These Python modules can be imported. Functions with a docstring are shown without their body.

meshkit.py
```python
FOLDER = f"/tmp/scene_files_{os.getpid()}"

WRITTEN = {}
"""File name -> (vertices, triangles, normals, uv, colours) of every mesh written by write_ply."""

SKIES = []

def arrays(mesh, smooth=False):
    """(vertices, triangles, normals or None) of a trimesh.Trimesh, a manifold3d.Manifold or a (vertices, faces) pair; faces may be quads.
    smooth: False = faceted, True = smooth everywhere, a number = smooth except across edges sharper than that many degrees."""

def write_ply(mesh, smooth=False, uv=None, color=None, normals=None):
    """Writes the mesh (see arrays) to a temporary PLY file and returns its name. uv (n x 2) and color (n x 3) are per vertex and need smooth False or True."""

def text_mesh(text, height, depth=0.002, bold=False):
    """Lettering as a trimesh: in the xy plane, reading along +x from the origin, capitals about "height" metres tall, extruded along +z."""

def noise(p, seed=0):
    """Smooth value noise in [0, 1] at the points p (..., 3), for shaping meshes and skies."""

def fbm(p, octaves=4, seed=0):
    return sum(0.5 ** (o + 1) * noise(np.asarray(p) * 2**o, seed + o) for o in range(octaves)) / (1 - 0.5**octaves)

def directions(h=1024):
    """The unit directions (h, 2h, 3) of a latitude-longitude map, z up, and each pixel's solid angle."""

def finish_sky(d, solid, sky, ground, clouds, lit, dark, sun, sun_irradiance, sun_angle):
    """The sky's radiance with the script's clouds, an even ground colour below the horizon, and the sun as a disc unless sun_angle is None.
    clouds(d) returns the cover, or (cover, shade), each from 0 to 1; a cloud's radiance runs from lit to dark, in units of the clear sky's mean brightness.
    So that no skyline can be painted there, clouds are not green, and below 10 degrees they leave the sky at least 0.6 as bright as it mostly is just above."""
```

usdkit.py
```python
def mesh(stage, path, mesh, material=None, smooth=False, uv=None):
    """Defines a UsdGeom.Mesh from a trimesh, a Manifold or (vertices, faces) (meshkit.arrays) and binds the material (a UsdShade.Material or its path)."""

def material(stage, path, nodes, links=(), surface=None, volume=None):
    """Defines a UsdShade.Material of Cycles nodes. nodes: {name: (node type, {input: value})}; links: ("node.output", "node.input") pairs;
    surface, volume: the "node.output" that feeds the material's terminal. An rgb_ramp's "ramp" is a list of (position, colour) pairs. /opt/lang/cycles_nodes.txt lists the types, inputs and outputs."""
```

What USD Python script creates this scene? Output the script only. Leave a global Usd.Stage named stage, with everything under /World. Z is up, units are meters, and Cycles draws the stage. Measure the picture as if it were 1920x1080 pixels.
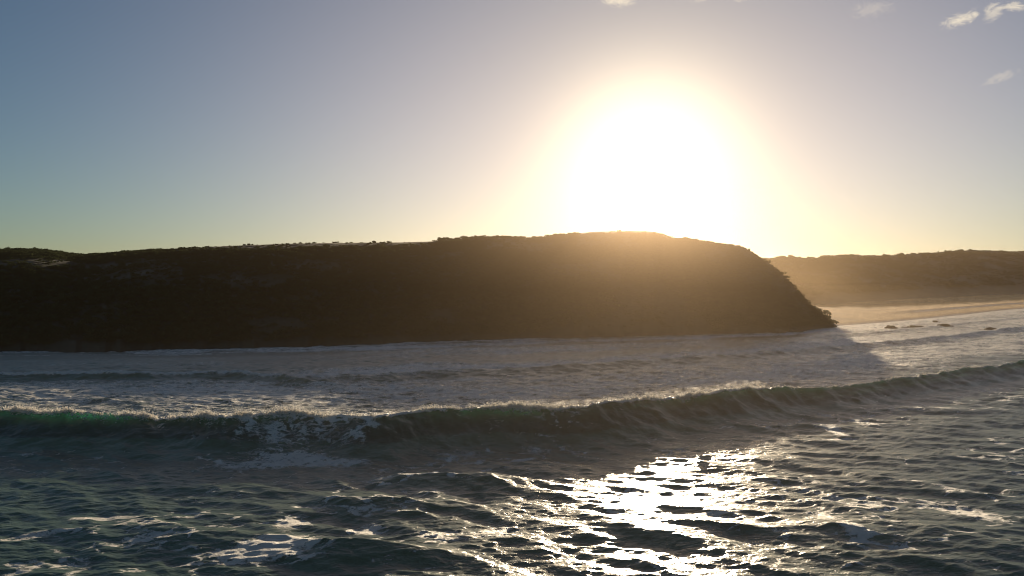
import math, numpy as np, trimesh, usdkit, meshkit
from scipy import ndimage
from scipy.interpolate import PchipInterpolator
from pxr import Usd, UsdGeom, UsdLux, UsdShade, Gf, Sdf, Vt

stage = Usd.Stage.CreateInMemory()
UsdGeom.SetStageUpAxis(stage, UsdGeom.Tokens.z)
UsdGeom.SetStageMetersPerUnit(stage, 1.0)
UsdGeom.Xform.Define(stage, '/World')
UsdGeom.Scope.Define(stage, '/World/Looks')

# ------------------------------------------------------------------ camera
CAM_Z, F, CX, CY, HORIZON = 18.0, 1478.0, 960.0, 540.0, 520.0
EXPOSURE = 0.6
cam = UsdGeom.Camera.Define(stage, '/World/camera')
cam.CreateHorizontalApertureAttr(36.0)
cam.CreateVerticalApertureAttr(20.25)
cam.CreateFocalLengthAttr(36.0 * F / 1920.0)
cam.CreateClippingRangeAttr(Gf.Vec2f(0.1, 20000.0))
cam.CreateExposureAttr(EXPOSURE)
PITCH = math.atan((CY - HORIZON) / F)
cam.AddTranslateOp().Set(Gf.Vec3d(0, 0, CAM_Z))
cam.AddRotateXOp().Set(90.0 - math.degrees(PITCH))

# ------------------------------------------------------------------ sun and sky
SUN_ELEV, SUN_AZ = math.radians(8.6), math.radians(9.8)      # azimuth from +y towards +x
SUN = np.array([math.sin(SUN_AZ) * math.cos(SUN_ELEV), math.cos(SUN_AZ) * math.cos(SUN_ELEV), math.sin(SUN_ELEV)])
SUN_INT, SUN_COL = 1.25, (1.0, 0.80, 0.55)
SKY_STRENGTH = 0.05
sun = UsdLux.DistantLight.Define(stage, '/World/sun')
sun.CreateNormalizeAttr(True)
sun.CreateIntensityAttr(SUN_INT)
sun.CreateAngleAttr(0.53)
sun.CreateColorAttr(Gf.Vec3f(*SUN_COL))
sun.AddRotateZOp().Set(-math.degrees(SUN_AZ))
sun.AddRotateXOp().Set(-(90.0 - math.degrees(SUN_ELEV)))
# -z of the light must be -SUN
def pixel_dir(px, py):
    d = np.array([(px - CX) / F, 1.0, -(py - CY) / F])
    c, s = math.cos(PITCH), math.sin(PITCH)
    d = np.array([d[0], c * d[1] + s * d[2], -s * d[1] + c * d[2]])
    return d / np.linalg.norm(d)


def make_sky():
    n = {
        "geo": ("texture_coordinate", {}),
        "nrm": ("vector_math", {"math_type": "normalize"}),
        "sky": ("sky_texture", {"sky_type": "single_scattering", "sun_disc": False, "sun_elevation": SUN_ELEV, "sun_rotation": SUN_AZ,
                                "altitude": 20.0, "air_density": 1.0, "aerosol_density": 0.0, "ozone_density": 1.2}),
        # aureole: forward scattering round the sun by the salt haze
        "dot": ("vector_math", {"math_type": "dot_product", "vector2": tuple(SUN)}),
        "ac": ("math", {"math_type": "arccosine", "use_clamp": False}),
        "e1": ("math", {"math_type": "multiply", "value2": -1.0 / math.radians(12.0)}),
        "x1": ("math", {"math_type": "exponent"}),
        "sep": ("separate_xyz", {}),
        "el": ("math", {"math_type": "maximum", "value2": 0.0}),
        "eh": ("math", {"math_type": "multiply", "value2": -1.0 / math.radians(20.0)}),
        "e2": ("math", {"math_type": "multiply_add", "value2": -1.0 / math.radians(26.0) ** 2}),
        "a2": ("math", {"math_type": "power", "value2": 2.0}),
        "x2": ("math", {"math_type": "exponent"}),
        "g1": ("vector_math", {"math_type": "scale", "vector1": (0.5, 1.6, 0.4)}),
        "g2": ("vector_math", {"math_type": "scale", "vector1": (13.8, 8.7, 6.2)}),
        "tint": ("vector_math", {"math_type": "multiply", "vector2": (0.40, 0.555, 0.73)}),
        "q1": ("math", {"math_type": "multiply", "value2": 1.0 / math.radians(5.4)}),
        "q2": ("math", {"math_type": "power", "value2": 2.0}),
        "q3": ("math", {"math_type": "multiply", "value2": -1.0}),
        "q4": ("math", {"math_type": "exponent"}),
        "g3": ("vector_math", {"math_type": "scale", "vector1": (4.5, 4.6, 3.4)}),
        "add0": ("vector_math", {"math_type": "add"}),
        "add1": ("vector_math", {"math_type": "add"}),
        "add2": ("vector_math", {"math_type": "add"}),
        "bg": ("background_shader", {"strength": SKY_STRENGTH}),
    }
    l = [("geo.generated", "nrm.vector1"), ("nrm.vector", "dot.vector1"), ("dot.value", "ac.value1"),
         ("ac.value", "e1.value1"), ("e1.value", "x1.value1"), ("nrm.vector", "sep.vector"), ("sep.z", "el.value1"), ("el.value", "eh.value1"), ("ac.value", "a2.value1"), ("a2.value", "e2.value1"), ("eh.value", "e2.value3"), ("e2.value", "x2.value1"),
         ("x1.value", "g1.scale"), ("x2.value", "g2.scale"), ("ac.value", "q1.value1"), ("q1.value", "q2.value1"), ("q2.value", "q3.value1"), ("q3.value", "q4.value1"), ("q4.value", "g3.scale"), ("g1.vector", "add0.vector1"), ("g3.vector", "add0.vector2"), ("add0.vector", "add1.vector1"), ("g2.vector", "add1.vector2"),
         ("sky.color", "tint.vector1"), ("tint.vector", "add2.vector1"), ("add1.vector", "add2.vector2")]
    last = "add2.vector"
    # wisps of cloud: (px, py, half width deg, half height deg, tilt, strength)
    wisps = [(1802, 36, 1.7, 0.75, 0.25, 1.0), (1862, 22, 1.1, 0.8, 0.6, 0.7), (1902, 12, 1.2, 0.55, -0.2, 0.9), (1632, 18, 2.2, 0.9, 0.0, 0.28),
             (1160, 2, 1.9, 0.7, 0.0, 1.0), (1876, 145, 1.6, 0.5, 0.3, 0.35), (1310, 1, 1.0, 0.3, 0.0, 0.5), (1390, 0, 0.9, 0.25, 0.0, 0.5)]
    n["cn"] = ("noise_texture", {"scale": 72.0, "detail": 6.0, "roughness": 0.66, "distortion": 1.4})
    n["cm"] = ("mapping", {"mapping_type": "point", "scale": (1.0, 1.0, 2.0)})
    l += [("nrm.vector", "cm.vector"), ("cm.vector", "cn.vector")]
    for i, (px, py, a, b, tilt, k) in enumerate(wisps):
        d = pixel_dir(px, py)
        right = np.cross(d, [0, 0, 1]); right /= np.linalg.norm(right)
        up = np.cross(right, d)
        r2, u2 = right * math.cos(tilt) + up * math.sin(tilt), up * math.cos(tilt) - right * math.sin(tilt)
        r2, u2 = r2 / math.radians(a), u2 / math.radians(b)
        n[f"sub{i}"] = ("vector_math", {"math_type": "subtract", "vector2": tuple(d)})
        n[f"dr{i}"] = ("vector_math", {"math_type": "dot_product", "vector2": tuple(r2)})
        n[f"du{i}"] = ("vector_math", {"math_type": "dot_product", "vector2": tuple(u2)})
        n[f"xy{i}"] = ("combine_xyz", {"z": 0.0})
        n[f"len{i}"] = ("vector_math", {"math_type": "length"})
        n[f"mr{i}"] = ("map_range", {"range_type": "smoothstep", "from_min": 1.35, "from_max": 0.0, "to_min": -0.5, "to_max": 0.20, "clamp": True})
        n[f"sum{i}"] = ("math", {"math_type": "add"})
        n[f"cv{i}"] = ("map_range", {"range_type": "smoothstep", "from_min": 0.36, "from_max": 0.80, "to_min": 0.0, "to_max": k, "clamp": True})
        n[f"mix{i}"] = ("mix_color", {"blend_type": "mix", "b": (10.296, 9.187, 7.603), "use_clamp": False})
        l += [("nrm.vector", f"sub{i}.vector1"), (f"sub{i}.vector", f"dr{i}.vector1"), (f"sub{i}.vector", f"du{i}.vector1"),
              (f"dr{i}.value", f"xy{i}.x"), (f"du{i}.value", f"xy{i}.y"), (f"xy{i}.vector", f"len{i}.vector1"), (f"len{i}.value", f"mr{i}.value"),
              ("cn.fac", f"sum{i}.value1"), (f"mr{i}.result", f"sum{i}.value2"), (f"sum{i}.value", f"cv{i}.value"),
              (f"cv{i}.result", f"mix{i}.fac"), (last, f"mix{i}.a")]
        last = f"mix{i}.result"
    l.append((last, "bg.color"))
    return usdkit.material(stage, '/World/Looks/sky_light', n, l, surface="bg.background")


dome = UsdLux.DomeLight.Define(stage, '/World/sky')
dome.CreateIntensityAttr(1.0)
UsdShade.MaterialBindingAPI.Apply(dome.GetPrim()).Bind(make_sky())
dome.GetPrim().SetCustomDataByKey('kind', 'structure')
dome.GetPrim().SetCustomDataByKey('label', 'pale evening sky glowing round the low sun')


# ------------------------------------------------------------------ helpers
def tag(prim, label=None, cat=None, group=None, kind=None):
    p = prim.GetPrim() if hasattr(prim, 'GetPrim') else prim
    for k, v in (('label', label), ('category', cat), ('group', group), ('kind', kind)):
        if v:
            p.SetCustomDataByKey(k, v)
    return p


USED = {}
def numbered(name, parent='/World'):
    k = (parent, name)
    USED[k] = USED.get(k, -1) + 1
    return f'{parent}/{name}' if USED[k] == 0 else f'{parent}/{name}_{USED[k]:03d}'


def primvar(m, name, values):
    UsdGeom.PrimvarsAPI(m).CreatePrimvar(name, Sdf.ValueTypeNames.FloatArray, 'vertex').Set(Vt.FloatArray.FromNumpy(np.asarray(values, np.float32)))


def grid_faces(nr, nc):
    i, j = np.meshgrid(np.arange(nr - 1), np.arange(nc - 1), indexing='ij')
    a = i * nc + j
    q = np.stack([a, a + 1, a + nc + 1, a + nc], -1).reshape(-1, 4)     # rows go away from the camera, columns to the right: normals up
    return np.vstack([q[:, [0, 1, 2]], q[:, [0, 2, 3]]])


def depth_of(py, z=0.0):
    """Depth along +y of a point of height z seen in image row py of the photograph."""
    return (CAM_Z - z) * F / (np.asarray(py, float) - HORIZON)


def curve(points):
    p = np.array(sorted(points), float)
    c = PchipInterpolator(p[:, 0], p[:, 1], extrapolate=False)
    return lambda x: np.where(x < p[0, 0], p[0, 1], np.where(x > p[-1, 0], p[-1, 1], np.nan_to_num(c(np.clip(x, p[0, 0], p[-1, 0])))))


def smooth(a, b, x):
    t = np.clip((x - a) / (b - a), 0, 1)
    return t * t * (3 - 2 * t)


def n2(x, y, s, seed, octaves=3):
    return meshkit.fbm(np.stack([x / s, y / s, np.full_like(x, seed * 3.17)], -1), octaves, seed)


# ------------------------------------------------------------------ materials
def soil_material(name, stops, scale, rough=0.95, bump=0.3):
    return usdkit.material(stage, f'/World/Looks/{name}', {
        "g": ("geometry", {}), "n": ("noise_texture", {"scale": scale, "detail": 6.0, "roughness": 0.65}),
        "n2": ("noise_texture", {"scale": scale * 9, "detail": 4.0, "roughness": 0.6}),
        "r": ("rgb_ramp", {"ramp": stops}),
        "b": ("bump", {"strength": bump, "distance": 0.3}),
        "p": ("principled_bsdf", {"roughness": rough, "specular_ior_level": 0.2})},
        [("g.position", "n.vector"), ("g.position", "n2.vector"), ("n.fac", "r.fac"), ("r.color", "p.base_color"), ("n2.fac", "b.height"), ("b.normal", "p.normal")], surface="p.BSDF")


M_SCRUB_GROUND = soil_material('scrub_ground', [(0.3, (0.014, 0.017, 0.009)), (0.55, (0.022, 0.025, 0.013)), (0.75, (0.038, 0.034, 0.020))], 0.08)
M_FAR_GROUND = soil_material('far_scrub_ground', [(0.3, (0.016, 0.019, 0.010)), (0.55, (0.025, 0.027, 0.014)), (0.75, (0.045, 0.039, 0.024))], 0.05)
M_ROCK = soil_material('wet_rock', [(0.3, (0.025, 0.021, 0.018)), (0.7, (0.07, 0.058, 0.046))], 1.2, 0.55, 0.5)
M_STEM = usdkit.material(stage, '/World/Looks/stem', {"p": ("principled_bsdf", {"base_color": (0.05, 0.04, 0.03), "roughness": 0.9})}, [], surface="p.BSDF")
M_LEAF = usdkit.material(stage, '/World/Looks/leaf', {
    "o": ("object_info", {}), "g": ("geometry", {}), "r": ("rgb_ramp", {"ramp": [(0.0, (0.055, 0.068, 0.032)), (0.5, (0.085, 0.092, 0.045)), (1.0, (0.118, 0.108, 0.060))]}),
    "d": ("diffuse_bsdf", {}), "t": ("translucent_bsdf", {}), "m": ("mix_closure", {"fac": 0.25})},
    [("g.random_per_island", "r.fac"), ("r.color", "d.color"), ("r.color", "t.color"), ("d.BSDF", "m.closure1"), ("t.BSDF", "m.closure2")], surface="m.closure")
M_SAND = usdkit.material(stage, '/World/Looks/sand', {
    "g": ("geometry", {}), "n": ("noise_texture", {"scale": 0.05, "detail": 5.0}), "n2": ("noise_texture", {"scale": 0.7, "detail": 6.0, "roughness": 0.7}),
    "r": ("rgb_ramp", {"ramp": [(0.3, (0.44, 0.26, 0.10)), (0.7, (0.56, 0.34, 0.14))]}),
    "wet": ("attribute", {"attribute": "wet"}), "mx": ("mix_color", {"b": (0.17, 0.115, 0.07), "use_clamp": False}),
    "b": ("bump", {"strength": 0.6, "distance": 0.4}),
    "rg": ("map_range", {"from_min": 0.0, "from_max": 1.0, "to_min": 0.85, "to_max": 0.35, "clamp": True}),
    "p": ("principled_bsdf", {"specular_ior_level": 0.2})},
    [("g.position", "n.vector"), ("g.position", "n2.vector"), ("n.fac", "r.fac"), ("r.color", "mx.a"), ("wet.fac", "mx.fac"), ("mx.result", "p.base_color"), ("wet.fac", "rg.value"), ("rg.result", "p.roughness"),
     ("n2.fac", "b.height"), ("b.normal", "p.normal")], surface="p.BSDF")


def water_material():
    n = {
        "g": ("geometry", {}), "foam": ("attribute", {"attribute": "foam"}), "thin": ("attribute", {"attribute": "thin"}), "turbid": ("attribute", {"attribute": "turbid"}),
        # ripples
        "map": ("mapping", {"mapping_type": "point", "rotation": (0, 0, 0.3), "scale": (0.75, 1.05, 1.0)}),
        "r1": ("noise_texture", {"scale": 2.4, "detail": 3.5, "roughness": 0.55, "distortion": 0.5}),
        "bw": ("bump", {"strength": 0.8, "distance": 0.11}),
        # foam: lacy strings
        "fw": ("noise_texture", {"scale": 0.35, "detail": 4.0, "roughness": 0.6}),
        "fwv": ("vector_math", {"math_type": "scale", "scale": 3.0}),
        "fadd": ("vector_math", {"math_type": "add"}),
        "fm": ("mapping", {"mapping_type": "point", "rotation": (0, 0, 0.25), "scale": (0.55, 1.15, 0.3)}),
        "f0": ("noise_texture", {"scale": 1.15, "detail": 6.0, "roughness": 0.62}),
        "fa": ("math", {"math_type": "subtract", "value2": 0.5}),
        "fb": ("math", {"math_type": "absolute"}),
        "f1": ("math", {"math_type": "multiply_add", "value2": -6.0, "value3": 1.0}),
        "f2": ("noise_texture", {"scale": 3.4, "detail": 7.0, "roughness": 0.75}),
        "fs": ("math", {"math_type": "multiply_add", "value2": 0.6}),
        "fs2": ("math", {"math_type": "multiply_add", "value2": 0.4}),
        "thr": ("map_range", {"from_min": 0.0, "from_max": 1.0, "to_min": 1.0, "to_max": 0.02, "clamp": False}),
        "sub": ("math", {"math_type": "subtract"}),
        "mask": ("map_range", {"range_type": "smoothstep", "from_min": 0.0, "from_max": 0.30, "to_min": 0.0, "to_max": 1.0, "clamp": True}),
        # foam body
        "bf": ("bump", {"strength": 0.8, "distance": 0.35}),
        "fd": ("principled_bsdf", {"base_color": (0.90, 0.865, 0.78), "roughness": 0.42, "ior": 1.333}),
        "ft": ("translucent_bsdf", {"color": (0.80, 0.75, 0.66)}),
        "fmx": ("mix_closure", {"fac": 0.12}),
        # water body
        "tc": ("mix_color", {"a": (0.040, 0.082, 0.054), "b": (0.090, 0.125, 0.086), "use_clamp": False}),
        "w": ("principled_bsdf", {"roughness": 0.27, "ior": 1.333}),
        "wt": ("translucent_bsdf", {"color": (0.17, 0.52, 0.40)}),
        "tr": ("transparent_bsdf", {"color": (0.35, 0.70, 0.60)}),
        "m1": ("mix_closure", {"fac": 0.28}),
        "th": ("math", {"math_type": "multiply", "value2": 0.75}),
        "m2": ("mix_closure", {}), "out": ("mix_closure", {}),
    }
    l = [("g.position", "map.vector"), ("map.vector", "r1.vector"), ("r1.fac", "bw.height"), ("bw.normal", "w.normal"),
         ("g.position", "fw.vector"), ("fw.color", "fwv.vector1"), ("fwv.vector", "fadd.vector1"), ("g.position", "fadd.vector2"), ("fadd.vector", "fm.vector"),
         ("fm.vector", "f0.vector"), ("f0.fac", "fa.value1"), ("fa.value", "fb.value1"), ("fb.value", "f1.value1"), ("fm.vector", "f2.vector"),
         ("f2.fac", "fs2.value1"), ("f1.value", "fs.value1"), ("fs2.value", "fs.value3"),
         ("foam.fac", "thr.value"), ("fs.value", "sub.value1"), ("thr.result", "sub.value2"), ("sub.value", "mask.value"),
         ("f2.fac", "bf.height"), ("bf.normal", "fd.normal"), ("bf.normal", "ft.normal"),
         ("fd.BSDF", "fmx.closure1"), ("ft.BSDF", "fmx.closure2"),
         ("turbid.fac", "tc.fac"), ("tc.result", "w.base_color"),
         ("wt.BSDF", "m1.closure1"), ("tr.BSDF", "m1.closure2"), ("thin.fac", "th.value1"), ("th.value", "m2.fac"),
         ("w.BSDF", "m2.closure1"), ("m1.closure", "m2.closure2"),
         ("mask.result", "out.fac"), ("m2.closure", "out.closure1"), ("fmx.closure", "out.closure2")]
    n["fs2"] = ("math", {"math_type": "multiply", "value2": 0.4})
    return usdkit.material(stage, '/World/Looks/sea_water', n, l, surface="out.closure")


M_WATER = water_material()

# ------------------------------------------------------------------ coast lines, in columns of the photograph -> depth in metres
COAST = curve([(-900, 168), (-300, 180), (0, depth_of(661)), (300, depth_of(657)), (600, depth_of(649)), (900, depth_of(638)), (1200, depth_of(630)), (1400, depth_of(625)), (1500, depth_of(621)), (1540, depth_of(616)), (1575, depth_of(613)), (1620, 300)])
RIDGE_ROW = curve([(-900, 474), (-300, 466), (0, 470), (60, 470), (110, 474), (145, 479), (250, 473), (400, 463), (560, 457), (640, 456), (810, 453), (840, 449), (900, 446), (960, 446), (1000, 447), (1040, 442), (1120, 435), (1200, 433.5), (1225, 435), (1260, 446), (1330, 454), (1385, 461), (1412, 474), (1440, 492), (1470, 517), (1500, 550), (1525, 578), (1550, 594), (1575, 616), (1620, 660)])
RIDGE_Y = curve([(-900, 350), (0, 370), (600, 372), (1200, 368), (1330, 346), (1400, 318), (1440, 304), (1500, 296), (1550, 292), (1575, 291), (1620, 302)])
BEACH = curve([(1200, 300), (1500, depth_of(617)), (1560, depth_of(612)), (1640, depth_of(606)), (1700, depth_of(601)), (1800, depth_of(591)), (1920, depth_of(579)), (2300, 560), (2900, 640)])
FAR_BASE = curve([(1200, 360), (1430, 372), (1500, 385), (1560, 402), (1640, 450), (1700, 495), (1800, 560), (1920, 640), (2300, 720), (2900, 800)])
FAR_ROW = curve([(1200, 490), (1400, 484), (1440, 484), (1480, 481), (1520, 485), (1550, 480), (1590, 478), (1640, 480), (1700, 477), (1760, 473), (1830, 469), (1880, 471), (1920, 472), (2300, 466), (2900, 474)])
def FAR_Y(px):
    """The far hill rises at about the sun's angle, so the sand before it stays in the sun."""
    c = 1.3 / math.tan(SUN_ELEV)
    return (FAR_BASE(px) + 14 * c) / (1 - (HORIZON - FAR_ROW(px)) / F * c)


def ridge_z(px):
    return CAM_Z + (HORIZON - RIDGE_ROW(px)) / F * RIDGE_Y(px)


def headland_z(px, y):
    """Height of the headland at depth y in the column px."""
    y0, y1, zr = COAST(px), RIDGE_Y(px), ridge_z(px)
    y0 = y0 + smooth(1540, 1400, px) * (9.0 * (n2(px / 70, px * 0, 1.0, 6, 4) - .5) + 5.0 * (n2(px / 14, px * 0, 1.0, 7) - .5))
    s = np.clip((y - y0) / np.maximum(y1 - y0, 2), -1, 1)
    f = 1 - np.clip(1 - s, 0, 1) ** 1.55
    front = np.where(s < 0, -3.0 * np.clip(-s * 6, 0, 1), 0) + zr * f
    nose = smooth(1320, 1440, px)
    back = zr - (y - y1) * (0.035 + 0.5 * nose)
    x = (px - CX) / F * y
    lumps = (n2(x, y, 26, 5) - 0.5) * 5.0 * np.clip(np.sin(np.clip(s, 0, 1) * math.pi), 0, 1) * smooth(0.0, 10.0, zr) * (1 - smooth(.55, .85, s))
    fine = (n2(x, y, 4.0, 8) - 0.5) * 0.9 * smooth(0.0, 0.15, s) * smooth(0.0, 8.0, zr)
    z = np.where(y <= y1, front + lumps, np.maximum(back, -4.0)) + fine * (1 - 0.6 * smooth(0.85, 1.0, s))
    return z


def farland_z(px, y):
    yb, y0, y1 = BEACH(px), FAR_BASE(px), FAR_Y(px)
    zr = CAM_Z + (HORIZON - FAR_ROW(px)) / F * y1
    s = np.clip((y - y0) / (y1 - y0), 0, 1)
    b = (y - yb) / (y0 - yb)
    x = (px - CX) / F * y
    beach = np.where(b < 0, b * (y0 - yb) * 0.06, 4.0 * np.clip(b, 0, 1) ** 0.8 + 0.25 * smooth(1600, 1720, px) * np.exp(-((b - 0.32) / 0.05) ** 2))
    hill = 4.0 + (zr - 4.0) * (1 - (1 - s) ** 1.02)
    lumps = (n2(x, y, 38, 15) - 0.5) * 6 * np.sin(s * math.pi) + (n2(x, y, 7, 18) - 0.5) * 1.6 * smooth(0, 0.2, s)
    return np.where(s > 0, hill + lumps, beach) - np.clip(y - y1, 0, None) * 0.04


def sheet(zfun, px0, px1, nc, rows):
    """A height field: nc columns of rays from below the drone, rows(px) -> depths (nr, nc)."""
    px = np.linspace(px0, px1, nc)
    y = rows(px)
    P = np.broadcast_to(px, y.shape)
    z = zfun(P, y)
    return np.stack([(P - CX) / F * y, y, z], -1), P


# ------------------------------------------------------------------ headland
def headland_rows(px):
    a, b = COAST(px) - 12, RIDGE_Y(px)
    t1, t2 = np.linspace(0, 1, 150)[:, None] ** 1.0, np.linspace(0, 1, 40)[1:, None] ** 1.6
    return np.vstack([a + (b - a) * t1, b + 260 * t2])


V, P = sheet(headland_z, -900, 1612, 720, headland_rows)
hl = usdkit.mesh(stage, '/World/headland', (V.reshape(-1, 3), grid_faces(*V.shape[:2])), M_SCRUB_GROUND, smooth=True)
tag(hl, 'long dark scrub-covered headland with a rounded end against the sun', kind='structure')

# ------------------------------------------------------------------ beach and the hill behind it
def beach_rows(px):
    a, b = BEACH(px) - 25, FAR_BASE(px) + 3
    return a + (b - a) * np.linspace(0, 1, 120)[:, None]


V, P = sheet(farland_z, 1330, 2900, 420, beach_rows)
bch = usdkit.mesh(stage, '/World/beach', (V.reshape(-1, 3), grid_faces(*V.shape[:2])), M_SAND, smooth=True)
b = (V[..., 1] - BEACH(P)) / (FAR_BASE(P) - BEACH(P))
streak = n2(V[..., 0], V[..., 1] * 4, 60, 33)
wet = np.clip(smooth(0.10, 0.0, b) + 0.9 * np.exp(-((b - 0.27 - 0.05 * (streak - .5)) / 0.05) ** 2) * smooth(1640, 1760, P) + 0.3 * smooth(0.45, 0.7, streak), 0, 1)
primvar(bch, 'wet', wet.ravel())
tag(bch, 'strip of warm sand between the surf and the far hill', kind='structure')


def far_rows(px):
    a, b = FAR_BASE(px), FAR_Y(px)
    return np.vstack([a + (b - a) * np.linspace(0, 1, 110)[:, None], b + 300 * np.linspace(0, 1, 30)[1:, None] ** 1.6])


V, P = sheet(farland_z, 1200, 2900, 420, far_rows)
fh = usdkit.mesh(stage, '/World/far_hill', (V.reshape(-1, 3), grid_faces(*V.shape[:2])), M_FAR_GROUND, smooth=True)
tag(fh, 'hazy scrub hill behind the sandy beach', kind='structure')


# ------------------------------------------------------------------ sea
def ocean_tile(N, L, wind, kpeak, kcut, spread, seed):
    """One period of a wind sea: height and sideways shifts, height scaled to rms 1."""
    rng = np.random.default_rng(seed)
    k = np.fft.fftfreq(N, L / N) * 2 * math.pi
    KX, KY = np.meshgrid(k, k, indexing='xy')
    K = np.hypot(KX, KY); K[0, 0] = 1e9
    w = np.array([math.cos(wind), math.sin(wind)])
    c = np.abs(KX * w[0] + KY * w[1]) / K
    S = K ** -3.6 * np.exp(-1.2 * (kpeak / K) ** 2) * np.exp(-(K / kcut) ** 2) * (0.03 + c ** spread)
    A = np.sqrt(S) * (rng.normal(size=K.shape) + 1j * rng.normal(size=K.shape))
    h = np.fft.ifft2(A).real
    s = h.std()
    dx = np.fft.ifft2(-1j * KX / K * A).real / s
    dy = np.fft.ifft2(-1j * KY / K * A).real / s
    return h / s, dx, dy


def sample(tile, L, x, y, rot):
    c, s = math.cos(rot), math.sin(rot)
    N = tile[0].shape[0]
    u, v = (c * x - s * y) / L * N, (s * x + c * y) / L * N
    h, a, b = (ndimage.map_coordinates(t, [v, u], order=1, mode='grid-wrap') for t in tile)
    return h, c * a + s * b, -s * a + c * b


TILE_A = ocean_tile(512, 67.0, 1.45, 2 * math.pi / 7.0, 4.2, 7, 11)
TILE_B = ocean_tile(512, 23.3, 1.2, 2 * math.pi / 2.2, 16.0, 6, 12)
TILE_C = ocean_tile(256, 231.0, 1.5, 2 * math.pi / 24.0, 1.2, 6, 13)

# along the crest (by photo column): height in metres, how broken it is, how clear and thin its top is
C_H = curve([(-700, 3.0), (0, 3.3), (120, 3.3), (240, 3.1), (300, 2.7), (400, 3.0), (520, 3.1), (610, 2.7), (700, 3.3), (800, 3.5), (950, 3.7), (1020, 3.5), (1070, 3.1), (1150, 3.4), (1300, 3.3), (1440, 2.8), (1560, 2.35), (1700, 2.2), (1920, 2.1), (2600, 1.9)])
CREST_ROWS = np.array([(-700, 752), (-300, 755), (0, 759), (120, 765), (240, 769), (330, 774), (440, 774), (540, 771), (620, 777), (700, 772), (800, 759), (900, 754), (1000, 756), (1060, 762), (1140, 750), (1240, 739), (1340, 731), (1440, 724), (1540, 722), (1640, 711), (1740, 698), (1840, 684), (1920, 672), (2200, 640), (2600, 612)], float)
CREST_D = (CAM_Z - C_H(CREST_ROWS[:, 0])) * F / (CREST_ROWS[:, 1] - HORIZON)
CREST = curve(list(zip((CREST_ROWS[:, 0] - CX) / F * CREST_D, CREST_D)))
C_FOAM = curve([(-700, .5), (0, 0.7), (40, .9), (90, 0.5), (200, 0.5), (240, 0.7), (290, 1.0), (600, 1.0), (720, 0.95), (800, 0.7), (900, .6), (960, 0.9), (1050, 1.0), (1100, 0.75), (1250, 0.9), (1400, 0.7), (1480, .3), (1560, .2), (1640, .3), (1735, .55), (1800, .2), (1850, .6), (1920, .3), (2600, .3)])
C_THIN = curve([(-700, .6), (0, 0.8), (100, 1.0), (220, 0.9), (270, 0.45), (340, .35), (450, 0.4), (540, .5), (600, .2), (680, .2), (760, .5), (850, .6), (950, 0.9), (1010, .85), (1060, .35), (1150, .35), (1250, .55), (1350, .6), (1500, .5), (1700, .5), (1920, .55), (2600, .4)])


def crest_profile(s, front, back):
    """Height (0..1) across a wave: s < 0 is the camera's side."""
    a = np.clip(1 + s / front, 0, 1)
    b = np.clip(1 - s / back, 0, 1)
    return np.where(s < 0, a ** 2.1 * (1.25 - 0.25 * a ** 3), b ** 1.5)


def line_wave(points, z):
    p = np.array(points, float)
    d = (CAM_Z - z) * F / (p[:, 1] - HORIZON)
    return curve(list(zip((p[:, 0] - CX) / F * d, d)))


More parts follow.
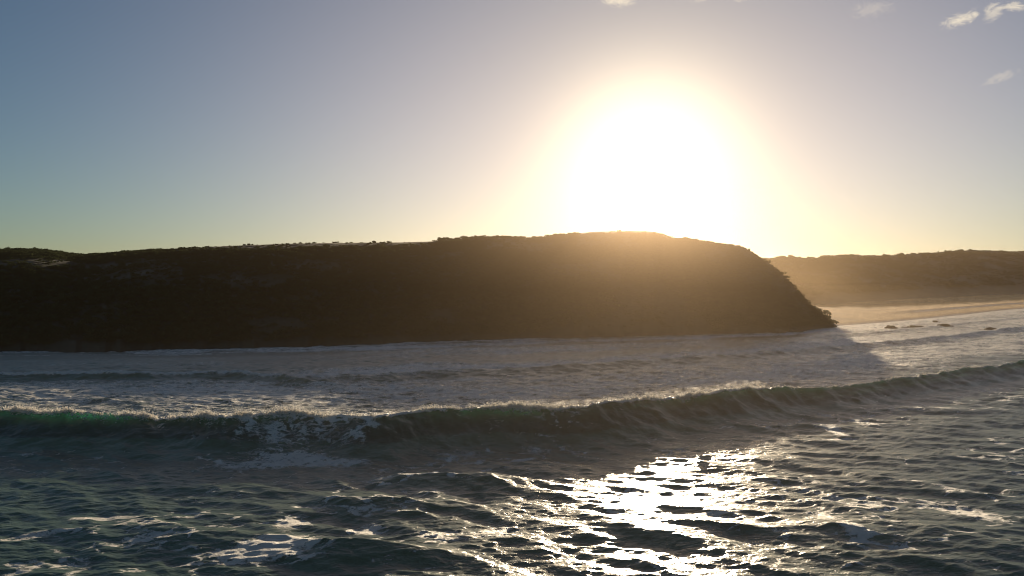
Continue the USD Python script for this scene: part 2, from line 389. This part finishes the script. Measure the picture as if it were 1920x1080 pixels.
W2 = line_wave([(-300, 694), (0, 698), (150, 697), (300, 696), (430, 695), (500, 702), (620, 712), (800, 716)], 1.1)        # the broken wave behind, on the left
W3 = line_wave([(350, 716), (600, 708), (800, 700), (1000, 691), (1200, 678), (1400, 664), (1600, 648), (1750, 634), (1920, 614), (2100, 600)], 0.6)
W4 = line_wave([(0, 674), (400, 668), (800, 655), (1200, 643), (1500, 632), (1640, 622), (1800, 606), (1920, 594)], 0.4)


def sea_fields(x, y):
    px = CX + F * x / y
    # wind sea
    shore = np.minimum(np.where(px < 1575, COAST(px), 1e9), np.where(px > 1480, BEACH(px), 1e9)) - y       # metres of water to the shore
    inner = smooth(2.0, 30.0, y - CREST(x))                                                                  # behind the breaker: flat white water
    calm = smooth(-2, 45, shore)
    edge = smooth(1.02, 0.86, np.abs(x / y)) * smooth(30, 38, y)
    ra, rb, rc = (0.074 * (1 - 0.35 * inner)) * calm, 0.02 * (1 + 0.8 * inner) * calm, 0.075 * (1 - 0.2 * inner) * calm
    gust = 0.45 + 1.1 * n2(x, y * 1.5, 14, 27)
    ra, rb = ra * (0.6 + 0.8 * n2(x, y, 21, 28)), rb * gust
    ra, rb, rc = ra * edge, rb * edge * smooth(220, 120, y), rc * edge
    warp_x, warp_y = 5 * (n2(x, y, 40, 21) - .5), 5 * (n2(x, y, 40, 22) - .5)
    ha, ax, ay = sample(TILE_A, 67.0, x + warp_x, y + warp_y, 0.35)
    hb, bx, by = sample(TILE_B, 23.3, x + warp_x, y + warp_y, -0.5)
    hc, cx, cy = sample(TILE_C, 231.0, x, y, 0.2)
    z = ra * ha + rb * hb + rc * hc
    dx, dy = -0.9 * (ra * ax + rb * bx + rc * cx), -0.9 * (ra * ay + rb * by + rc * cy)
    # the breaker
    yc = CREST(x)
    slope = np.gradient(CREST(np.linspace(-200, 200, 4001)), 0.1)
    cosn = 1 / np.sqrt(1 + np.interp(x, np.linspace(-200, 200, 4001), slope) ** 2)
    wob = 2.4 * (n2(x, y * 0.3, 9.0, 40) - .5) + 1.2 * (n2(x, y * 0.3, 4.0, 41) - .5) + 0.5 * (n2(x, y, 1.3, 42) - .5)
    s = (y - yc) * cosn + wob
    Hh = C_H(px) * (0.68 + 0.46 * n2(x, y * .4, 9.0, 43))
    prof = crest_profile(s, 9.0 - 2.5 * smooth(1350, 1650, px), 3.6)
    near = np.exp(-(s / 7.0) ** 2)
    ribs = (n2(x * 1.0 + 0.35 * y, y * 0.22, 1.1, 44) - .5) * 0.42 * smooth(-7, -1.5, s) * smooth(3.5, 0.5, s)
    ribs = ribs + ((n2(x + .5 * y, y * .5, .5, 46) - .5) * .16 + (n2(x, y, 1.7, 47) - .5) * .40 + (n2(x, y * .7, 4.0, 48) - .5) * .7) * smooth(-9, -3, s) * smooth(2, 0, s)
    jag = (n2(x, y, 0.55, 45) - .5) * 0.45 * np.exp(-((s - .3) / .8) ** 2) * C_FOAM(px)
    trough = -0.3 * np.exp(-((s + 11) / 5.0) ** 2)
    z = z * (1 - 0.55 * near) + Hh * prof + ribs + jag + trough
    # lip leaning over towards the shore side is hidden; its lean gives the crest its sharp edge
    dy = dy * (1 - 0.6 * near)
    # the others
    f2 = 1.15 * smooth(900, 420, px) * (0.8 + 0.4 * n2(x, x * 0, 9, 51))
    s2 = y - W2(x) + 1.4 * (n2(x, y, 4.0, 52) - .5)
    z = z + f2 * crest_profile(s2, 4.5, 3.0) + 0.30 * (n2(x, y, 0.8, 53) - .5) * np.exp(-(s2 / 2.0) ** 2) * f2
    s3 = y - W3(x) + 1.6 * (n2(x, y, 9.0, 54) - .5)
    z = z + 1.0 * smooth(350, 700, px) * crest_profile(s3, 8.0, 6.0)
    s4 = y - W4(x) + 2.0 * (n2(x, y, 9.0, 55) - .5)
    z = z + 0.5 * crest_profile(s4, 7.0, 7.0) * calm
    # swells seaward of the breaker that the photograph shows as dark backs
    for (qx, qy, hgt, wx, wy) in ((900, 905, .75, 7, 2.6), (700, 950, .7, 6, 2.4), (1480, 800, .5, 7, 2.2), (1700, 765, .5, 9, 2.5), (330, 1010, .5, 8, 2.4), (1620, 1000, .5, 6, 2.2), (700, 1040, .8, 5, 2.2), (980, 870, .4, 5, 2.0)):
        yy = depth_of(qy); xx = (qx - CX) / F * yy
        uu, vv = x - xx, y - yy + 0.12 * (x - xx)
        z = z + hgt * np.exp(-(uu / wx) ** 2) * crest_profile(vv, wy * 2.2, wy * 1.6)
    surf = inner * calm * smooth(330, 180, y)
    z = z + surf * (0.34 * (n2(x, y * 1.4, 3.2, 71) - .5) + 0.26 * (n2(x, y * 1.3, 1.2, 72) - .5))
    # --- foam: 0 none .. 1 solid
    broad = n2(x, y, 17, 61)
    fine = n2(x, y * 1.6, 5, 62)
    foam = 0.10 + 0.16 * (broad - .5) + 0.16 * np.clip(ha * 0.4, -.5, 1) * smooth(.45, .7, broad)
    foam = foam + 0.12 * (fine - .5)
    def patch(qx, qy, rx, ry, k, tilt=0.0):
        yy = depth_of(qy); xx = (qx - CX) / F * yy
        u, v = x - xx, y - yy - tilt * (x - xx)
        return 1.5 * k * (0.45 + 1.1 * n2(x + .4 * y, y * 1.8, 1.6, 67)) * np.exp(-((u / rx) ** 2 + (v / ry) ** 2) ** 1.5)
    spots = [(560, 835, 7.5, 6.5, .50, 0), (470, 868, 6, 2.2, .25, 0), (640, 862, 4, 2, .35, 0), (520, 1030, 2.4, 2.4, .62, .2), (450, 1050, 2.6, 1.2, .34, .1), (545, 985, 1.6, 1.8, .35, 0), (190, 972, 3.0, .7, .42, .1), (255, 985, 2.2, .9, .38, -.2), (50, 1010, 2.2, .8, .34, .3), (240, 1022, 2.0, .8, .30, .2),
             (640, 820, 5, 3, .25, 0), (740, 800, 5, 3, .2, 0), (1560, 805, 1.1, 5.0, .50, 0), (1570, 823, 2.0, .7, .55, 0), (1550, 775, 1.2, 2.2, .3, 0), (1835, 965, 2.2, 2.4, .40, 0), (1775, 945, 1.6, 1.6, .34, 0), (1905, 888, 1.6, .7, .42, .2), (1600, 1000, 1.0, 2.0, .45, .2), (1760, 765, 9, 3, .22, 0), (1550, 970, 1.3, 1.4, .35, 0),
             (680, 995, 1.2, 1.4, .4, 0), (830, 1010, 2.6, 1.6, .32, 0), (860, 850, 4, 2.5, .25, 0), (940, 1000, 1.6, 1.6, .4, 0), (1010, 835, 2.4, 4.0, .3, 0), (1060, 800, 1.5, 5.0, .45, -.4)]
    web = np.exp(-((n2(x + .5 * y, y * 1.9, 9.0, 73, 4) - .5) / .016) ** 2) * smooth(.42, .58, n2(x, y, 16, 74)) + .8 * np.exp(-((n2(x - .3 * y, y * 1.7, 4.5, 75, 4) - .5) / .020) ** 2) * smooth(.43, .60, n2(x, y, 11, 76))
    foam = foam + .60 * web
    for q in spots:
        foam = foam + patch(*q)
    # white water left behind by breakers: everything between the crest and the shore
    white = 0.51 + 0.46 * (broad - .5) + 0.5 * (fine - .5) + 0.10 * smooth(100, 600, px) * smooth(1400, 700, px)
    bands = 0.16 * np.sin((y - CREST(x)) / 6.0 + 5 * broad) * smooth(0, 20, y - CREST(x))
    q = (y - CREST(x)) / np.maximum(shore + y - CREST(x), 10.0)
    ragged = q + 0.16 * (broad - .5) + 0.05 * (fine - .5)
    left = smooth(760, 420, px)
    right = smooth(1480, 1640, px)
    white = white + bands + left * (0.16 * smooth(.42, .28, ragged) - 0.34 * smooth(.40, .55, ragged) * smooth(1.0, .9, ragged)) + 0.16 * right  # extra foam on the right stands in for sunlit brightness
    white = white - 0.55 * np.exp(-((ragged - .62) / .05) ** 2) * smooth(1500, 1000, px) * (.5 + fine) - 0.45 * np.exp(-((ragged - .83) / .035) ** 2) * (1 - right)
    white = white + 0.35 * np.exp(-((ragged - .90) / .02) ** 2) + 0.25 * np.exp(-((ragged - .48) / .03) ** 2) * (1 - right)
    dash = n2(x + .2 * y, y * 2.6, 2.2, 66)
    white = white - 0.42 * smooth(.54, .70, dash) + .06
    foam = foam * (1 - inner) + white * inner
    # crest foam, and the white water just behind
    cf = C_FOAM(px)
    foam = np.maximum(foam, cf * 1.15 * np.exp(-((s + 0.05) / (0.35 + 0.9 * cf * n2(x, y, 2.0, 63))) ** 2))
    foam = np.maximum(foam, smooth(0.2, 1.4, s) * smooth(45, 6, s) * (0.50 + .25 * fine) * (0.35 + 0.65 * smooth(1500, 1150, px)))
    streaks = n2(x + .35 * y, y * .15, .7, 64)
    foam = foam + 0.55 * smooth(.55, .8, streaks) * smooth(-4.5, -.5, s) * smooth(.5, -.3, s) * smooth(.7, 1.0, cf)
    tumble = smooth(250, 320, px) * smooth(770, 690, px) + .6 * smooth(1000, 1040, px) * smooth(1130, 1080, px)
    foam = foam + tumble * (.10 + .75 * smooth(.45, .72, n2(x + .3 * y, y * .6, 1.5, 68))) * smooth(-6.5, -3, s) * smooth(.8, -.4, s)
    foam = np.where((s < -.4) & (s > -8), foam * (1 - .55 * smooth(-8, -6, s)), foam)
    foam = np.maximum(foam, (0.85 + .5 * fine) * np.exp(-((s2 + .2) / .9) ** 2) * smooth(640, 440, px))
    foam = foam * (1 - .55 * np.exp(-((s2 + 2.4) / 1.6) ** 2) * smooth(640, 440, px)) * (1 - .42 * np.exp(-((s3 + 3.0) / 2.6) ** 2) * smooth(500, 800, px) * smooth(1700, 1600, px)) * (1 - .35 * np.exp(-((s4 + 4.0) / 3.0) ** 2) * (.4 + fine))  # foam thinned on the wave faces to paint in their dark shading
    foam = np.maximum(foam, 0.75 * np.exp(-((s3 - .3) / .8) ** 2) * smooth(1560, 1640, px) * (.6 + .7 * fine))
    foam = np.maximum(foam, 0.7 * np.exp(-((s4 - .3) / 1.2) ** 2) * smooth(1560, 1700, px) * (.5 + .8 * fine))
    wash = smooth(16, 2, shore + 8 * (fine - .5)) * smooth(1440, 1520, px)
    foam = np.maximum(foam, wash * 0.95)
    foam = np.maximum(foam, smooth(7, 0, shore) * (.35 + .5 * fine) * smooth(1500, 1420, px))
    thin = C_THIN(px) * np.exp(-((s + 0.2) / 1.5) ** 2) * smooth(-0.6 * Hh, 0.0, s * 0 + z - Hh * 1.0 + .3 * Hh)
    turbid = np.clip(0.22 + 0.45 * inner + 0.5 * near * C_THIN(px) + .25 * (broad - .5) + .3 * np.clip(foam - .3, 0, 1), 0, 1)
    return x + dx, y + dy, z, foam, thin, turbid


def build_sea():
    ncol, nrow = 1000, 1050
    t = np.linspace(-1.0, 1.0, ncol)
    t = np.sign(t) * (0.70 * np.abs(t) + 0.33 * np.abs(t) ** 4)
    px = CX + F * t
    far = np.where(px < 1575, COAST(px) + 14, BEACH(px) + 24)
    far = ndimage.maximum_filter1d(far, 25)
    far = ndimage.uniform_filter1d(far, 15)
    v = np.linspace(0, 1, nrow)[:, None]
    y = 30.0 * (far / 30.0) ** v
    x = t * y
    X, Y, Z, foam, thin, turbid = sea_fields(x, y)
    V = np.stack([X, Y, Z], -1).reshape(-1, 3)
    Fc = grid_faces(nrow, ncol)
    # the open sea round the detailed fan
    B = 1400.0
    lx, rx = x[0, 0], x[0, -1]
    ring = [(lx, 30), (rx, 30), (B, -B * .9), (-B, -B * .9), (x[-1, 0], y[-1, 0]), (x[-1, -1], y[-1, -1]), (-B, y[-1, 0]), (B, y[-1, -1])]
    n0 = len(V)
    V = np.vstack([V, [(a, b, 0.0) for a, b in ring]])
    extra = np.array([(3, 2, 1), (3, 1, 0), (3, 0, 4), (3, 4, 6), (2, 7, 5), (2, 5, 1)]) + n0
    Fc = np.vstack([Fc, extra])
    m = usdkit.mesh(stage, '/World/sea', (V, Fc), M_WATER, smooth=True)
    z8 = np.zeros(8)
    primvar(m, 'foam', np.concatenate([foam.ravel(), z8]))
    primvar(m, 'thin', np.concatenate([thin.ravel(), z8]))
    primvar(m, 'turbid', np.concatenate([turbid.ravel(), z8 + .2]))
    tag(m, 'rough dark green sea with a long breaking wave and foam', kind='structure')


build_sea()

# ------------------------------------------------------------------ vegetation
def bush_mesh(seed, leaves, size, lumps=5, flat=0.8):
    """Leaf clumps spread through a lumpy crown of about 1 m radius standing on z = 0."""
    r = np.random.default_rng(seed)
    c = np.stack([r.normal(0, .48, lumps), r.normal(0, .48, lumps), .55 * flat + r.uniform(-.1, .45, lumps) * flat], 1)
    rad = r.uniform(.35, .62, lumps)
    k = r.integers(0, lumps, leaves)
    d = r.normal(size=(leaves, 3)); d /= np.linalg.norm(d, axis=1, keepdims=True)
    p = c[k] + d * (rad[k] * r.uniform(.55, 1.05, leaves))[:, None] * [1, 1, flat]
    p[:, 2] = np.maximum(p[:, 2], .03)
    n = d + r.normal(0, .5, (leaves, 3)); n /= np.linalg.norm(n, axis=1, keepdims=True)
    a = np.cross(n, r.normal(size=(leaves, 3))); a /= np.linalg.norm(a, axis=1, keepdims=True)
    b = np.cross(n, a)
    sz = (size * r.uniform(.6, 1.3, leaves))[:, None]
    v = np.stack([p + a * sz, p + b * sz * .55, p - a * sz, p - b * sz * .55 + n * sz * .2], 1).reshape(-1, 3)
    i = np.arange(leaves)[:, None] * 4
    return v, np.vstack([i + [0, 1, 2], i + [0, 2, 3]])


def stem_mesh(seed):
    r = np.random.default_rng(seed + 900)
    parts = []
    for k in range(4):
        top = np.array([r.normal(0, .4), r.normal(0, .4), r.uniform(.5, .9)])
        mid = top * [.35, .35, .55]
        for p0, p1, r0, r1 in ((np.array([0, 0, -.4]), mid, .085, .055), (mid, top, .055, .02)):
            v, f = tube(np.array([p0, p1]), [r0, r1], 5)
            parts.append(trimesh.Trimesh(v, f, process=False))
    return trimesh.util.concatenate(parts)


def tube(p, radii, sides):
    t = p[1] - p[0]; t = t / np.linalg.norm(t)
    a = np.cross(t, [0.3, 1, 0.1]); a /= np.linalg.norm(a); b = np.cross(t, a)
    ang = np.arange(sides) * 2 * math.pi / sides
    ring = np.cos(ang)[:, None] * a + np.sin(ang)[:, None] * b
    v = np.vstack([p[0] + ring * radii[0], p[1] + ring * radii[1]])
    i = np.arange(sides); j = (i + 1) % sides
    return v, np.vstack([np.stack([i, j, j + sides], 1), np.stack([i, j + sides, i + sides], 1)])


SHRUBS = {}
def shrub(x, y, z, size, rz, kind, label, group=None, tilt=0.0, squash=1.0):
    x_ = UsdGeom.Xform.Define(stage, numbered('shrub'))
    x_.AddTranslateOp().Set(Gf.Vec3d(float(x), float(y), float(z)))
    x_.AddRotateXYZOp().Set(Gf.Vec3f(0, float(tilt), float(rz)))
    x_.AddScaleOp().Set(Gf.Vec3f(float(size), float(size), float(size * squash)))
    p = x_.GetPrim()
    if kind not in SHRUBS:
        usdkit.mesh(stage, f'{p.GetPath()}/foliage', bush_mesh(100 + kind, 420, .13, 6 + kind), M_LEAF)
        usdkit.mesh(stage, f'{p.GetPath()}/stem', stem_mesh(kind), M_STEM)
        SHRUBS[kind] = [p.GetPath(), (Gf.Vec3f(float(size), float(size), float(size * squash)))]
    else:
        # the copy takes the parts of the first one of its kind; its own transform and data stand over the source's
        p.GetReferences().AddInternalReference(SHRUBS[kind][0])
        p.SetInstanceable(True)
    tag(p, label, 'shrub', group)


rng = np.random.default_rng(5)
def skyline(n, p0, p1, s0, s1, land, label, group, pts=None):
    for i in range(n):
        px = rng.uniform(p0, p1) if pts is None else pts[i]
        yr = RIDGE_Y(px) if land == 'near' else FAR_Y(px)
        y = float(yr) + rng.uniform(-5, 4)
        z = float((headland_z if land == 'near' else farland_z)(np.array([px]), np.array([y]))[0])
        size = rng.uniform(s0, s1) * (1.0 if rng.random() > .2 else 1.35)
        shrub((px - CX) / F * y, y, z - .25 * size, size, rng.uniform(0, 360), int(rng.integers(0, 5)), label, group, squash=rng.uniform(.7, 1.0))


skyline(34, -20, 138, .9, 1.7, 'near', 'dark rounded shrub on the skyline at the left end of the headland', 'shrubs on the left end of the skyline')
skyline(20, 145, 420, .4, .8, 'near', 'small low shrub on the long bare slope of the left skyline', 'low shrubs on the bare left slope')
skyline(9, 560, 628, .5, .95, 'near', 'low shrub on the small rise left of the middle of the ridge', 'shrubs on the small rise')
skyline(40, 826, 1015, .7, 1.6, 'near', 'dark bushy shrub in the thicket on the middle of the ridge', 'shrubs in the ridge thicket')
skyline(12, 1262, 1420, .4, .8, 'near', 'small shrub on the sloping ridge right under the sun', 'shrubs on the slope under the sun')
skyline(46, 1432, 1925, 1.0, 2.4, 'far', 'dark shrub on the skyline of the far hill behind the beach', 'shrubs on the far skyline')
skyline(1, 0, 0, .75, .8, 'near', 'lone round shrub left of the small rise on the skyline', None, [551])
skyline(1, 0, 0, .75, .8, 'near', 'lone round shrub at the right end of the small rise', None, [630])
for px, row, size, tilt, label in ((1556, 584, 1.5, 34, 'shrub leaning out furthest from the cliff end above the beach'), (1549, 590, 1.2, 40, 'lower leaning shrub on the cliff end near the sand'), (1536, 578, 1.6, 16, 'thick upright shrub on the steep nose of the headland'), (1526, 572, 1.3, 10, 'highest of the shrubs on the steep nose of the headland')):
    y = 291.5
    shrub((px - CX) / F * y - 1.0, y, CAM_Z + (HORIZON - row) / F * y - 1.2, size, 0, int(rng.integers(0, 5)), label, tilt=tilt)


def scrub(name, label, pts, sizes, seed):
    pi = UsdGeom.PointInstancer.Define(stage, f'/World/{name}')
    protos = []
    for k in range(5):
        pr = usdkit.mesh(stage, f'/World/{name}/clump_{k}', bush_mesh(seed + k, 46, .30, 4, .7), M_LEAF)
        protos.append(pr.GetPath())
    pi.CreatePrototypesRel().SetTargets(protos)
    r = np.random.default_rng(seed)
    n = len(pts)
    pi.CreateProtoIndicesAttr(Vt.IntArray.FromNumpy(r.integers(0, 5, n).astype(np.int32)))
    pi.CreatePositionsAttr(Vt.Vec3fArray.FromNumpy(pts.astype(np.float32)))
    half = r.uniform(0, math.pi, n)
    pi.CreateOrientationsAttr(Vt.QuathArray([Gf.Quath(float(math.cos(h)), 0, 0, float(math.sin(h))) for h in half]))
    pi.CreateScalesAttr(Vt.Vec3fArray.FromNumpy(np.stack([sizes, sizes, sizes * r.uniform(.6, 1.0, n)], 1).astype(np.float32)))
    tag(pi, label, kind='stuff')


def scatter(n, px0, px1, base, ridge, zf, seed, keep):
    r = np.random.default_rng(seed)
    px = r.uniform(px0, px1, n)
    u = r.uniform(0.03 if seed == 71 else 0.13, 1.06, n)
    y = base(px) + (ridge(px) - base(px)) * u
    x = (px - CX) / F * y
    dens = n2(x, y, 22, seed, 4)
    z = zf(px, y)
    ok = (r.random(n) < keep(px, u, dens)) & (z > 1.2)
    return np.stack([x, y, z - .15], 1)[ok], (0.5 + 1.3 * r.random(n) ** 2 * (.5 + dens))[ok] * np.where(u[ok] > .93, .55, 1.0)


bare = lambda px: smooth(250, 400, px) * smooth(840, 800, px) + smooth(1040, 1100, px) * smooth(1300, 1240, px)
pts, sz = scatter(34000, -250, 1560, COAST, RIDGE_Y, headland_z, 71, lambda px, u, d: np.clip((d - .30) * 6, .2, 1) * (1 - .96 * bare(px) * smooth(.7, .86, u)))
p2, z2 = scatter(5000, -150, 300, lambda p: COAST(p) + .72 * (RIDGE_Y(p) - COAST(p)), lambda p: RIDGE_Y(p) + 8, headland_z, 73, lambda px, u, d: 1.0)
pts, sz = np.vstack([pts, p2]), np.concatenate([sz, z2 * .8])
scrub('coastal_scrub', 'low dark scrub covering the slope of the headland', pts, sz, 300)
pts, sz = scatter(11000, 1400, 2250, FAR_BASE, FAR_Y, farland_z, 72, lambda px, u, d: np.clip((d - .34) * 5, .1, 1))
scrub('far_scrub', 'dark scrub covering the hill behind the beach', pts, sz * 1.5, 320)


# ------------------------------------------------------------------ rocks in the surf
def rock(px, row, w, d, h, label, seed, rz=0.0, sink=.25):
    """A ledge of two to four stones grown together, awash."""
    r = np.random.default_rng(seed)
    y = float(depth_of(row, 0.2)); x = (px - CX) / F * y
    q = UsdGeom.Xform.Define(stage, numbered('rock'))
    q.AddTranslateOp().Set(Gf.Vec3d(x, y, -sink * h)); q.AddRotateZOp().Set(rz)
    for k in range(int(r.integers(3, 5))):
        m = trimesh.creation.icosphere(subdivisions=4)
        v = m.vertices + seed * 3.1 + k * 1.7
        u = m.vertices * (1 + 0.95 * (meshkit.fbm(v * 1.2, 4, seed + k) - .5)[:, None] + .35 * (meshkit.fbm(v * 4.0, 3, seed + 3) - .5)[:, None])
        u[:, 2] += .09 * np.round(u[:, 2] * 4) / 4
        f = 1.0 if k == 0 else r.uniform(.4, .75)
        m.vertices = u * [w * .36 * f, d * .42 * f, h * f * r.uniform(.7, 1.05)] + ([0, 0, 0] if k == 0 else [r.choice([-1, 1]) * w * r.uniform(.22, .46), r.uniform(-.3, .3) * d, -.1 * h])
        usdkit.mesh(stage, numbered('stone', str(q.GetPath())), m, M_ROCK, smooth=35)
    tag(q, label, 'rock', 'rocks awash off the beach' if row < 619 and px > 1600 else 'rocks at the foot of the cliff')


rock(1671, 614, 5.6, 4.5, 1.0, 'small dark rock awash nearest the headland in the surf off the beach', 1)
rock(1716, 613, 9.0, 5.5, 1.2, 'longest low rock awash in the middle of the surf rocks', 2, 8)
rock(1769, 611, 6.8, 5.0, 1.45, 'tallest dark rock at the right of the surf rocks', 3, -5)
rock(1754, 603, 3.0, 2.6, .9, 'tiny rock closest to the sand among the surf rocks', 4)
rock(1858, 617, 7.0, 4.0, .8, 'flat rock far to the right in the surf, away from the others', 5, 12)
rock(1488, 621, 5.5, 5.0, 2.2, 'dark boulder in the white water under the headland nose', 6, 20)
rock(1504, 619, 3.6, 3.6, 1.6, 'smaller boulder just right of the big one under the nose', 7, 60)
rock(1462, 623, 5.0, 4.0, 1.3, 'low ledge rock left of the boulders under the nose', 8, 5)

# ------------------------------------------------------------------ haze
HAZE, HAZE_G = 0.00006, 0.9
hz = trimesh.creation.box([3000, 3000, 62])
hz.apply_translation([0, 100, 24])
m_haze = usdkit.material(stage, '/World/Looks/sea_haze', {"v": ("principled_volume", {"color": (0.97, 0.74, 0.52), "density": HAZE, "anisotropy": HAZE_G})}, [], volume="v.volume")
h = usdkit.mesh(stage, '/World/haze', hz, m_haze)
tag(h, 'thin salt haze hanging over the sea and coast', kind='stuff')

# ------------------------------------------------------------------ spray torn off the breaker
def crest_point(px, s):
    """A point above the crest in column px, s metres behind it, and the water's height there."""
    y = np.full_like(px, 100.0)
    for _ in range(30):
        y = CREST((px - CX) / F * y) + s
    return (px - CX) / F * y, y


def droplets(n, seed):
    r = np.random.default_rng(seed)
    px = r.uniform(-60, 1980, n)
    cf = C_FOAM(px)
    gust = n2(px / 30, px * 0, 1.0, 81, 3)
    keep = r.random(n) < np.clip(cf * (gust * 2.6 - .75) * (1 - .75 * smooth(1430, 1600, px)), 0.01, 1)
    px, cf, gust = px[keep], cf[keep], gust[keep]
    m = len(px)
    s = r.normal(.25, .45, m)
    x, y = crest_point(px, s)
    z = sea_fields(x, y)[2]
    up = r.exponential(.16, m) * (.5 + 1.6 * cf * gust)
    size = np.clip(r.lognormal(math.log(.04), .55, m), .012, .14) * np.exp(-up)
    tet = np.array([[1, 1, 1], [1, -1, -1], [-1, 1, -1], [-1, -1, 1]]) * .7
    q = r.normal(size=(m, 4)); q /= np.linalg.norm(q, axis=1, keepdims=True)
    w, a, b, c = q.T
    R = np.stack([1 - 2 * (b * b + c * c), 2 * (a * b - c * w), 2 * (a * c + b * w), 2 * (a * b + c * w), 1 - 2 * (a * a + c * c), 2 * (b * c - a * w), 2 * (a * c - b * w), 2 * (b * c + a * w), 1 - 2 * (a * a + b * b)], 1).reshape(-1, 3, 3)
    V = np.einsum('nij,kj->nki', R, tet) * size[:, None, None] * [1.5, 1.2, 1] + np.stack([x, y, z + up], 1)[:, None]
    Fc = np.arange(m)[:, None, None] * 4 + np.array([[0, 1, 2], [0, 3, 1], [0, 2, 3], [1, 3, 2]])
    return V.reshape(-1, 3), Fc.reshape(-1, 3)


M_SPRAY = usdkit.material(stage, '/World/Looks/spray', {"d": ("diffuse_bsdf", {"color": (0.85, 0.85, 0.84)}), "t": ("translucent_bsdf", {"color": (0.9, 0.88, 0.84)}), "m": ("mix_closure", {"fac": 0.65})},
    [("d.BSDF", "m.closure1"), ("t.BSDF", "m.closure2")], surface="m.closure")
tag(usdkit.mesh(stage, '/World/crest_spray', droplets(110000, 82), M_SPRAY), 'white flecks of spray flying off the crest of the breaking wave', kind='stuff')

puffs = []
for k, (px, length, height, dens) in enumerate(((60, 6, .8, 1), (545, 7, 1.5, 1), (600, 4, 1.1, 1), (480, 5, .9, 1), (745, 6, .9, 1), (980, 5, .9, 1), (1075, 5, 1.0, 1), (1140, 6, .9, 1), (1290, 8, .9, 1), (1390, 7, 1.0, 1), (1240, 5, .8, 1))):
    x, y = (float(v[0]) for v in crest_point(np.array([float(px)]), 1.0))
    z = float(sea_fields(np.array([x]), np.array([y - 1.0]))[2][0])
    m = trimesh.creation.icosphere(subdivisions=4)
    v = m.vertices
    v = v * (1 + 1.1 * (meshkit.fbm(v * 1.4 + k * 5.3, 4, k) - .45)[:, None])
    v = v * [length / 2, 1.5, height * .75]
    v[:, 0] += v[:, 2] * 1.2
    v[:, 1] += v[:, 2] * .3 + v[:, 0] * .1
    m.vertices = v + [x, y, z + .1]
    puffs.append(m)
m_puff = usdkit.material(stage, '/World/Looks/spindrift', {
    "g": ("geometry", {}), "mp": ("mapping", {"mapping_type": "point", "scale": (0.7, 1.0, 1.1), "rotation": (0.0, 0.5, 0.0)}), "n": ("noise_texture", {"scale": 1.3, "detail": 4.0, "roughness": 0.6}),
    "r": ("map_range", {"range_type": "smoothstep", "from_min": 0.47, "from_max": 0.74, "to_min": 0.0, "to_max": 0.11, "clamp": True}),
    "v": ("principled_volume", {"color": (0.98, 0.95, 0.90), "anisotropy": 0.75})},
    [("g.position", "mp.vector"), ("mp.vector", "n.vector"), ("n.fac", "r.value"), ("r.result", "v.density")], volume="v.volume")
tag(usdkit.mesh(stage, '/World/spindrift', trimesh.util.concatenate(puffs), m_puff), 'bright mist blown up from the crest of the breaking wave', kind='stuff')

# mist drifting over the sand behind the nose of the headland: thins out to nothing from its middle
m = trimesh.creation.box([190, 320, 60])
m.apply_translation([175, 430, 26])
m_bm = usdkit.material(stage, '/World/Looks/beach_mist', {
    "g": ("geometry", {}), "mp": ("mapping", {"mapping_type": "texture", "location": (150.0, 420.0, 0.0), "scale": (85.0, 150.0, 46.0)}),
    "sp": ("gradient_texture", {"gradient_type": "quadratic_sphere"}), "n": ("noise_texture", {"scale": 0.03, "detail": 3.0}),
    "nr": ("map_range", {"from_min": 0.3, "from_max": 0.7, "to_min": 0.2, "to_max": 1.0, "clamp": True}),
    "k": ("math", {"math_type": "multiply"}), "d": ("math", {"math_type": "multiply", "value2": 0.0009}),
    "v": ("principled_volume", {"color": (0.97, 0.74, 0.48), "anisotropy": 0.84})},
    [("g.position", "mp.vector"), ("mp.vector", "sp.vector"), ("g.position", "n.vector"), ("n.fac", "nr.value"), ("sp.fac", "k.value1"), ("nr.result", "k.value2"), ("k.value", "d.value1"), ("d.value", "v.density")], volume="v.volume")
tag(usdkit.mesh(stage, '/World/beach_mist', m, m_bm), 'glowing mist over the sand behind the nose of the headland', kind='stuff')

# salt mist lying on the water, thinning out upwards
lay = trimesh.creation.box([2900, 2900, 16.0])
lay.apply_translation([0, 100, 6.9])
m_mist = usdkit.material(stage, '/World/Looks/sea_mist', {
    "g": ("geometry", {}), "xyz": ("separate_xyz", {}), "a": ("math", {"math_type": "multiply", "value2": -1.0 / 3.5}), "e": ("math", {"math_type": "exponent"}), "d": ("math", {"math_type": "multiply", "value2": 0.00058}),
    "v": ("principled_volume", {"color": (0.97, 0.80, 0.60), "anisotropy": 0.87})},
    [("g.position", "xyz.vector"), ("xyz.z", "a.value1"), ("a.value", "e.value1"), ("e.value", "d.value1"), ("d.value", "v.density")], volume="v.volume")
tag(usdkit.mesh(stage, '/World/mist', lay, m_mist), 'low salt mist lying on the water', kind='stuff')
